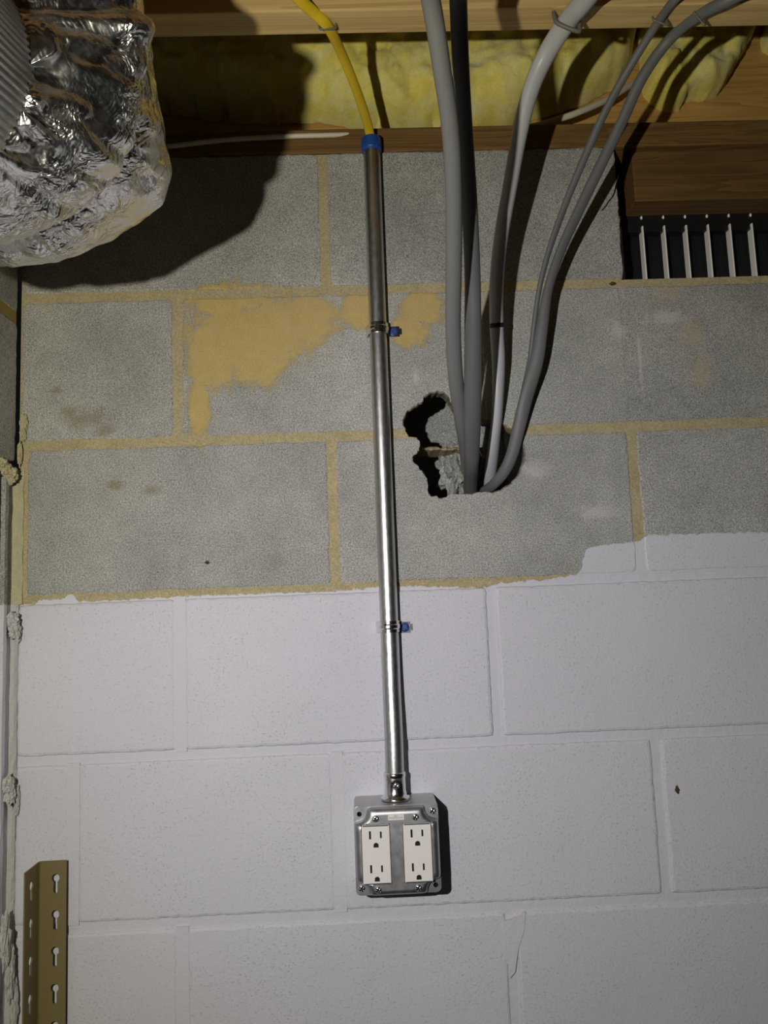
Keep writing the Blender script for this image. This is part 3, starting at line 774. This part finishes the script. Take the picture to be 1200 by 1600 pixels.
wp = [(262, 229, -.004), (350, 219, -.003), (440, 213.5, -.003), (500, 211.5, -.002), (560, 210, 0.006), (640, 208, 0.018), (740, 204, .02), (830, 197, .022), (880, 184, .026), (915, 171, .032), (950, 155, .045), (985, 133, .065), (1003, 120, .085)]
cable('white_cable', [(a, b_, d, .0034 + (0.0012 if a > 840 else 0), .0034, 0) for a, b_, d in wp], M['white_cable'], 'slim white cable lying along the sill plate below the glass wool', None, 12)
# staples at the joist
def staple(c, ax, w, h, label, mat=M['staple'], r=0.0012):
    """wire bridge over a cable, legs going up into the joist"""
    c = Vector(c); ax = Vector(ax).normalized(); dn = Vector((0, -0.25, -0.97))
    pts = [c - ax * w - dn * 0.012, c - ax * w + dn * h * 0.3, c - ax * w * 0.75 + dn * h, c + ax * w * 0.75 + dn * h, c + ax * w + dn * h * 0.3, c + ax * w - dn * 0.012]
    tag(obj('cable_staple', tube_bm([(p.x, p.y, p.z, r, r, 0) for p in pts], 8, 4), mat), label, 'staple', 'staples holding cables to the joist')
staple(at(512, 41, -0.200), (1, 0.1, 0.12), 0.0095, 0.0045, 'bent wire staple over the yellow cable')
staple(at(886, 33, -0.212), (0.92, 0, -0.42), 0.0155, 0.0105, 'heavy staple over the thick pale grey cable', M['staple'], 0.0024)
staple(at(1031, 31, -0.2), (0.9, 0, -0.42), 0.0095, 0.0045, 'wire staple over the slimmer flat grey cable')
staple(at(1092, 25, -0.206), (0.55, 0, -0.80), 0.0100, 0.0055, 'wire staple over the wider flat grey cable')

# ------------------------------------------------------------------ conduit, straps
cd = thing('steel_conduit', 'galvanised steel conduit running down the wall into the outlet box', 'conduit', at(600, 740, -0.0135))
def cpt(x, y, d): return at(x, y, d)
R_E = 0.01165
cl = [(580.2, 226, -.0135), (585, 360, -.0135), (590.5, 515, -.0135), (599, 740, -.0135), (604, 870, -.0135), (608.5, 985, -.014), (612, 1080, -.018), (615, 1150, -.0235), (617, 1215, -.027), (617.6, 1236, -.027)]
path = [tuple(cpt(*c)) + (R_E, R_E, 0) for c in cl]
part('tube', tube_bm(path, 32, 8), M['emt'], cd)
ax_top = (cpt(*cl[0]) - cpt(*cl[1])).normalized()
pb = cpt(580.4, 233, -.0135)
part('end_bushing', lathe_bm([(R_E + .0002, -0.004), (0.0135, -0.004), (0.0138, 0.0), (0.0138, 0.013), (0.0130, 0.0145), (0.0095, 0.0145), (0.009, 0.010)], pb, ax_top), M['blue'], cd)
pc = at(618, 1248, -.027); up = (at(617, 1215, -.027) - pc).normalized()
ztop_box = Z0 - 0.669
pc = Vector((pc.x, -0.027, ztop_box))
con = part('set_screw_connector', lathe_bm([(0.0175, 0.0), (0.0175, 0.0035), (0.0140, 0.0045), (0.0138, 0.009), (0.0132, 0.010), (0.0132, 0.0265), (0.0136, 0.027), (0.0136, 0.0315), (0.0128, 0.033), (0.0118, 0.033)], pc, (0, 0, 1)), M['chrome'], cd)

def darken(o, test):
    """shade inside a slot or hole, painted in as black faces"""
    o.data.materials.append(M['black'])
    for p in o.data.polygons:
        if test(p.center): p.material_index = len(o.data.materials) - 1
# a screw head with a cross recess, shared
def screw_mesh(name, r, mat, cross=0.75):
    bm = lathe_bm([(r, 0.0), (r, 0.0006), (r * 0.92, 0.0013), (r * 0.6, 0.0018), (r * 0.2, 0.0020)], (0, 0, 0), (0, -1, 0), 20)
    o = obj('tmp', bm, mat)
    a = math.radians(30)
    for k in (0, 1):
        cb = box_bm((-r * cross, -0.004, -r * 0.16), (r * cross, -0.0009, r * 0.16))
        bmesh.ops.rotate(cb, verts=cb.verts, cent=(0, 0, 0), matrix=Matrix.Rotation(a + k * PI / 2, 3, 'Y'))
        boolean(o, cb); cb.free()
    me = o.data; me.name = name; bpy.data.objects.remove(o)
    if not me.materials: me.materials.append(mat)
    return me
SCREW = screw_mesh('screw', 0.0040, M['chrome'])
BLUE_SCREW = screw_mesh('hex_screw', 0.0048, M['bluescrew'])
def sub(name, me, parent, world):
    o = obj(name, me, None, parent); base = parent.matrix_parent_inverse.copy()
    o.location = Vector(world); 
    root = parent.parent if parent.parent else parent
    o.matrix_parent_inverse = Matrix.Translation(-root.location) if parent.parent is None else Matrix.Identity(4)
    return o
ss = obj('set_screw', SCREW, None, con, (pc.x + 0.001, pc.y - 0.0125, pc.z + 0.0185))

def strap(px_, py_, label, tab_px):
    c = at(px_, py_, -.0135)
    st = thing('conduit_strap', label, 'strap', (c.x, 0, c.z), 'one-hole straps on the conduit')
    rb = R_E + 0.0004; w = 0.0072
    # saddle band: profile in plan, with a raised rib along the middle
    verts = []; faces = []
    zs = [(-w, 0), (-w * .45, 0), (-w * .25, .0011), (w * .25, .0011), (w * .45, 0), (w, 0)]
    plan = []
    plan.append((-rb - 0.0040, 0.0)); 
    for i in range(25):
        t = PI + PI * i / 24
        plan.append((math.cos(t), math.sin(t)))
    for zi, (dz, rib) in enumerate(zs):
        row = [(-rb - 0.0045, -0.0012, dz)]
        row.append((-rb - 0.0006, -0.004, dz))
        for (a, b_) in plan[1:]: row.append(((rb + 0.0013 + rib) * a, -0.0135 + (rb + 0.0013 + rib) * b_, dz))
        row.append((rb + 0.0013, -0.0012, dz))
        # back side of the sheet
        row += [((rb) * a, -0.0135 + rb * b_, dz) for a, b_ in plan[:0:-1]]
        verts += row
    m = len(row)
    for r in range(len(zs) - 1):
        for i in range(m): faces.append((r * m + i, r * m + (i + 1) % m, (r + 1) * m + (i + 1) % m, (r + 1) * m + i))
    faces.append(tuple(range(m))); faces.append(tuple(range((len(zs) - 1) * m, len(zs) * m))[::-1])
    b = bmesh.new(); me = from_data(verts, faces); b.from_mesh(me); bpy.data.meshes.remove(me)
    obj('band', fix(b), M['chrome'], st, smooth=False)
    x1 = at(tab_px[1], py_, 0).x - c.x; zc = at(tab_px[0], tab_px[2], 0).z - c.z
    ob = box_bm((rb - 0.001, -0.0022, zc - w), (x1, -0.0003, zc + w), 0.0)
    ve = [e for e in ob.edges if abs(e.verts[0].co.y - e.verts[1].co.y) > 0.001 and e.verts[0].co.x > x1 - 0.0005]
    bmesh.ops.bevel(ob, geom=ve, offset=0.003, segments=4, affect='EDGES')
    tb = obj('tab', ob, M['chrome'], st)
    obj('screw', BLUE_SCREW, None, st, (at(tab_px[0], py_, 0).x - c.x, -0.0026, zc))
    bmw = lathe_bm([(0.0062, 0), (0.0062, 0.0006), (0.0045, 0.0008)], (0, 0, 0), (0, -1, 0), 20)
    obj('washer', bmw, M['bluescrew'], st, (at(tab_px[0], py_, 0).x - c.x, -0.0021, zc))
    return st
strap(591, 515, 'upper steel strap with blue screw holding the conduit to bare block', (614.5, 627, 519))
strap(608, 979, 'lower steel strap with blue screw holding the conduit to painted block', (632, 644, 980))

# ------------------------------------------------------------------ outlet box
BX0, BX1, BZ0, BZ1 = 0.2182, 0.3198, Z0 - 0.7717, ztop_box
bc = Vector(((BX0 + BX1) / 2, 0, (BZ0 + BZ1) / 2))
ob = thing('outlet_box', 'square galvanised steel outlet box with two white receptacles on painted wall', 'outlet box', (bc.x, 0, bc.z))
S = 0.0508; DB = 0.0535
# body with rounded vertical corners
def rsq(s, r, n=6):
    pts = []
    for cx, cz, a0 in ((s - r, s - r, 0), (-s + r, s - r, PI / 2), (-s + r, -s + r, PI), (s - r, -s + r, 1.5 * PI)):
        for i in range(n + 1):
            a = a0 + PI / 2 * i / n; pts.append((cx + r * math.cos(a), cz + r * math.sin(a)))
    return pts
bmx = prism_bm(rsq(S, 0.004), -DB + 0.0016, -0.0006)
obj('box_body', bmx, M['zinc'], ob)
# ears of the box / flange of the cover
fl = obj('mounting_flange', prism_bm(rsq(S, 0.0065), -DB - 0.0012, -DB + 0.0016), M['zinc'], ob)
hb = cyl_bm((0, 0.0, 0), (0, -DB - 0.01, 0), 0.0029, 20)
for sx, sz in ((-1, 1), (1, -1)):
    h2 = hb.copy()
    bmesh.ops.translate(h2, verts=h2.verts, vec=(sx * 0.0440, 0, sz * 0.0425)); boolean(fl, h2); h2.free()
ob_body = [o for o in ob.children if o.name.startswith('box_body')][0]
for sx, sz in ((-1, 1), (1, -1)):
    h2 = cyl_bm((sx * .044, -DB + 0.012, sz * .0425), (sx * .044, -DB - .01, sz * .0425), 0.0029, 20); boolean(ob_body, h2); h2.free()
for oo in (fl, ob_body):
    darken(oo, lambda c: math.hypot(abs(c.x) - .044, abs(c.z) - .0425) < 0.0031 and c.x * c.z < 0)  # metal walls of the ear holes blackened as painted shade
for sx, sz in ((1, 1), (-1, -1)):
    obj('ear_screw', SCREW, None, fl, (sx * 0.0440, -DB - 0.0012, sz * 0.0425))
# raised cover with scooped corners
def fcov(x, z):
    s, k = S - 0.0002, 0.0016
    dc = 0.0125 - math.hypot(abs(x) - (S - 0.0035), abs(z) - (S - 0.0035))
    vals = (abs(x) - s, abs(z) - s, dc); m = max(vals)
    return m + k * math.log(sum(math.exp((v - m) / k) for v in vals))
def ring_at(t, n=160):
    out = []
    for i in range(n):
        a = 2 * PI * i / n + 0.01; lo, hi = 0.0, 0.09
        for _ in range(40):
            mid = (lo + hi) / 2
            if fcov(mid * math.cos(a), mid * math.sin(a)) < -t: lo = mid
            else: hi = mid
        out.append((lo * math.cos(a), lo * math.sin(a)))
    return out
HC = 0.0115; RC = 0.0072
prof = [(0.0, -DB - 0.0010), (0.0002, -DB - 0.0030)]
for i in range(9):
    a = PI / 2 * i / 8
    prof.append((0.0006 + RC * (1 - math.cos(a)), -DB - 0.0035 - (HC - 0.0035) * math.sin(a)))
YC = prof[-1][1]
bm = bmesh.new(); rings = []
for t, y in prof: rings.append([bm.verts.new((x, y, z)) for x, z in ring_at(t)])
for A_, B_ in zip(rings, rings[1:]):
    for i in range(len(A_)):
        f = bm.faces.new((A_[i], A_[(i + 1) % len(A_)], B_[(i + 1) % len(A_)], B_[i])); f.smooth = True
bm.faces.new(rings[-1]); bm.faces.new(rings[0][::-1])
cover = obj('raised_cover', fix(bm), M['zinc'], ob)
# receptacles
def dev_center(x, y):
    p = at(x, y, YC - 0.0015); return p.x - bc.x, p.z - bc.z
DEV = [dev_center(588.2, 1335.5), dev_center(653.2, 1332.5)]
def slots():
    bm = bmesh.new()
    for zc in (0.0167, -0.0216):
        box_bm((-0.0079, -0.02, zc + 0.0012), (-0.0056, 0.0015, zc + 0.0103), bm=bm)
        box_bm((0.0050, -0.02, zc + 0.0020), (0.0071, 0.0015, zc + 0.0095), bm=bm)
    return bm
def ground(zc):
    pts = [(-0.0030, -0.0084), (0.0030, -0.0084)] + [(0.0030 * math.cos(a), -0.0060 + 0.0030 * math.sin(a)) for a in (PI * i / 10 for i in range(11))]
    return prism_bm([(x, z + zc) for x, z in pts], -0.02, 0.0015)
dev_me = None
for k, (dx, dz) in enumerate(DEV):
    cut = prism_bm([(dx + x, dz + z) for x, z in ((-.0172, -.0340), (.0172, -.0340), (.0172, .0340), (-.0172, .0340))], YC - 0.01, YC + 0.006)
    boolean(cover, cut); cut.free()
    if dev_me is None:
        o = obj('receptacle', box_bm((-0.0166, -0.0022, -0.0333), (0.0166, 0.006, 0.0333), 0.0012, 3), M['ivory'], ob, (dx, YC, dz))
        for b in (slots(), ground(0.0167), ground(-0.0216)):
            boolean(o, b); b.free()
        dev_me = o.data
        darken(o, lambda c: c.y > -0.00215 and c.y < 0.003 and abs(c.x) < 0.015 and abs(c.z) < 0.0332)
    else:
        o = obj('receptacle', dev_me, None, ob, (dx, YC, dz))
    o['label'] = ['white duplex receptacle on the left', 'white duplex receptacle on the right'][k]
    for sz in (1, -1):
        sx_ = (0.0005 if k == 0 else -0.0012)
        obj('device_screw', SCREW, None, o, (sx_, 0.0, sz * 0.0402))
# sticker between the upper screws
p = at(618.7, 1276.5, YC - 0.0002)
stk = obj('sticker', box_bm((-0.0094, -0.0003, -0.0036), (0.0094, 0.0, 0.0036)), M['sticker'], ob, (p.x - bc.x, YC, p.z - bc.z))
stk['label'] = 'small white printed sticker'
def text_mesh(body, size):
    cu = bpy.data.curves.new('t', 'FONT'); cu.body = body; cu.size = size; cu.align_x = 'CENTER'; cu.align_y = 'CENTER'; cu.extrude = 0.00005
    o = bpy.data.objects.new('t', cu); COL.objects.link(o)
    bpy.context.view_layer.update()
    me = bpy.data.meshes.new_from_object(o.evaluated_get(bpy.context.evaluated_depsgraph_get()))
    bpy.data.objects.remove(o); bpy.data.curves.remove(cu)
    me.transform(Matrix.Rotation(PI / 2, 4, 'X'))
    if me.materials: me.materials.clear()
    me.materials.append(M['ink'])
    return me
obj('lettering', text_mesh('GFCI', 0.0021), None, stk, (0, -0.0004, 0.0010))
obj('lettering', text_mesh('PROTECTED OUTLET', 0.0017), None, stk, (0, -0.0004, -0.0011))

# ------------------------------------------------------------------ slotted shelf post
PY = -0.012
pt = at(62, 1346, PY)
post = thing('shelf_post', 'tan slotted steel angle post standing in the lower left corner', 'shelf post', (pt.x, PY, 0.0))
ztp = pt.z
W1 = 0.0325; W2 = 0.042; T = 0.0016
def teardrop(cx, cz):
    pts = []
    r, s = 0.0049, 0.0026
    for i in range(15):
        a = -PI / 3 + (PI + 2 * PI / 3) * i / 14; pts.append((cx + r * math.cos(a), cz + r * math.sin(a)))
    for i in range(7):
        a = PI + PI * i / 6; pts.append((cx + s * math.cos(a), cz - 0.0155 + s * math.sin(a)))
    return pts
# flange parallel to the wall and flange towards the room, joined by a rounded bend
bend = [(-T, 0.0), (-T * 0.4, T * 0.75), (0.0005, T)]
b1 = bmesh.new()
prof2 = [(W1, T), (W1, 0.0), (0.0032, 0.0), (0.0014, -0.0008), (0.0004, -0.0028), (0.0003, -W2), (-T + 0.0003, -W2), (-T + 0.0003, -0.0030), (-0.0002, 0.0005), (0.0026, T)]
lo = [b1.verts.new((x, y, 0.0)) for x, y in prof2]; hi = [b1.verts.new((x, y, ztp)) for x, y in prof2]
for i in range(len(lo)): b1.faces.new((lo[i], lo[(i + 1) % len(lo)], hi[(i + 1) % len(lo)], hi[i]))
b1.faces.new(lo[::-1]); b1.faces.new(hi)
body = obj('angle', fix(b1), M['post'], post)
c1 = bmesh.new(); c2 = bmesh.new()
z = ztp - 0.0205 
pitch = 0.0425
def add_prism(bm, outline, a0, a1, axis):
    f = (lambda u, v, w: (u, w, v)) if axis == 'y' else (lambda u, v, w: (w, u, v))
    A_ = [bm.verts.new(f(u, v, a0)) for u, v in outline]; B_ = [bm.verts.new(f(u, v, a1)) for u, v in outline]
    n = len(A_); bm.faces.new(A_); bm.faces.new(B_[::-1])
    for i in range(n): bm.faces.new((A_[i], B_[i], B_[(i + 1) % n], A_[(i + 1) % n]))
while z > 0.05:
    add_prism(c1, teardrop(0.0195, z), -0.004, 0.006, 'y')
    add_prism(c2, teardrop(-0.0235, z), -0.006, 0.006, 'x')
    z -= pitch
boolean(body, fix(c1)); boolean(body, fix(c2))

# ------------------------------------------------------------------ little flecks on the wall
for (x, y, r, s, lab) in ((1058, 1234, (0.0026, 0.0016, 0.0048), 3, 'small brown cocoon stuck to the painted wall right of the outlet box'),
                          (324, 879, (0.0030, 0.0016, 0.0022), 5, 'small dark fleck stuck to the bare block left of the conduit'),
                          (957, 443, (0.0042, 0.0020, 0.0022), 6, 'dark dry leaf scrap below the corner of the vent opening')):
    p = at(x, y, -0.0010)
    tag(obj('debris_fleck', lump_bm((0, 0, 0), r, s, 0.6, 2, 2.0), M['debris'], None, p), lab, 'debris')
HOLE_BM.free()
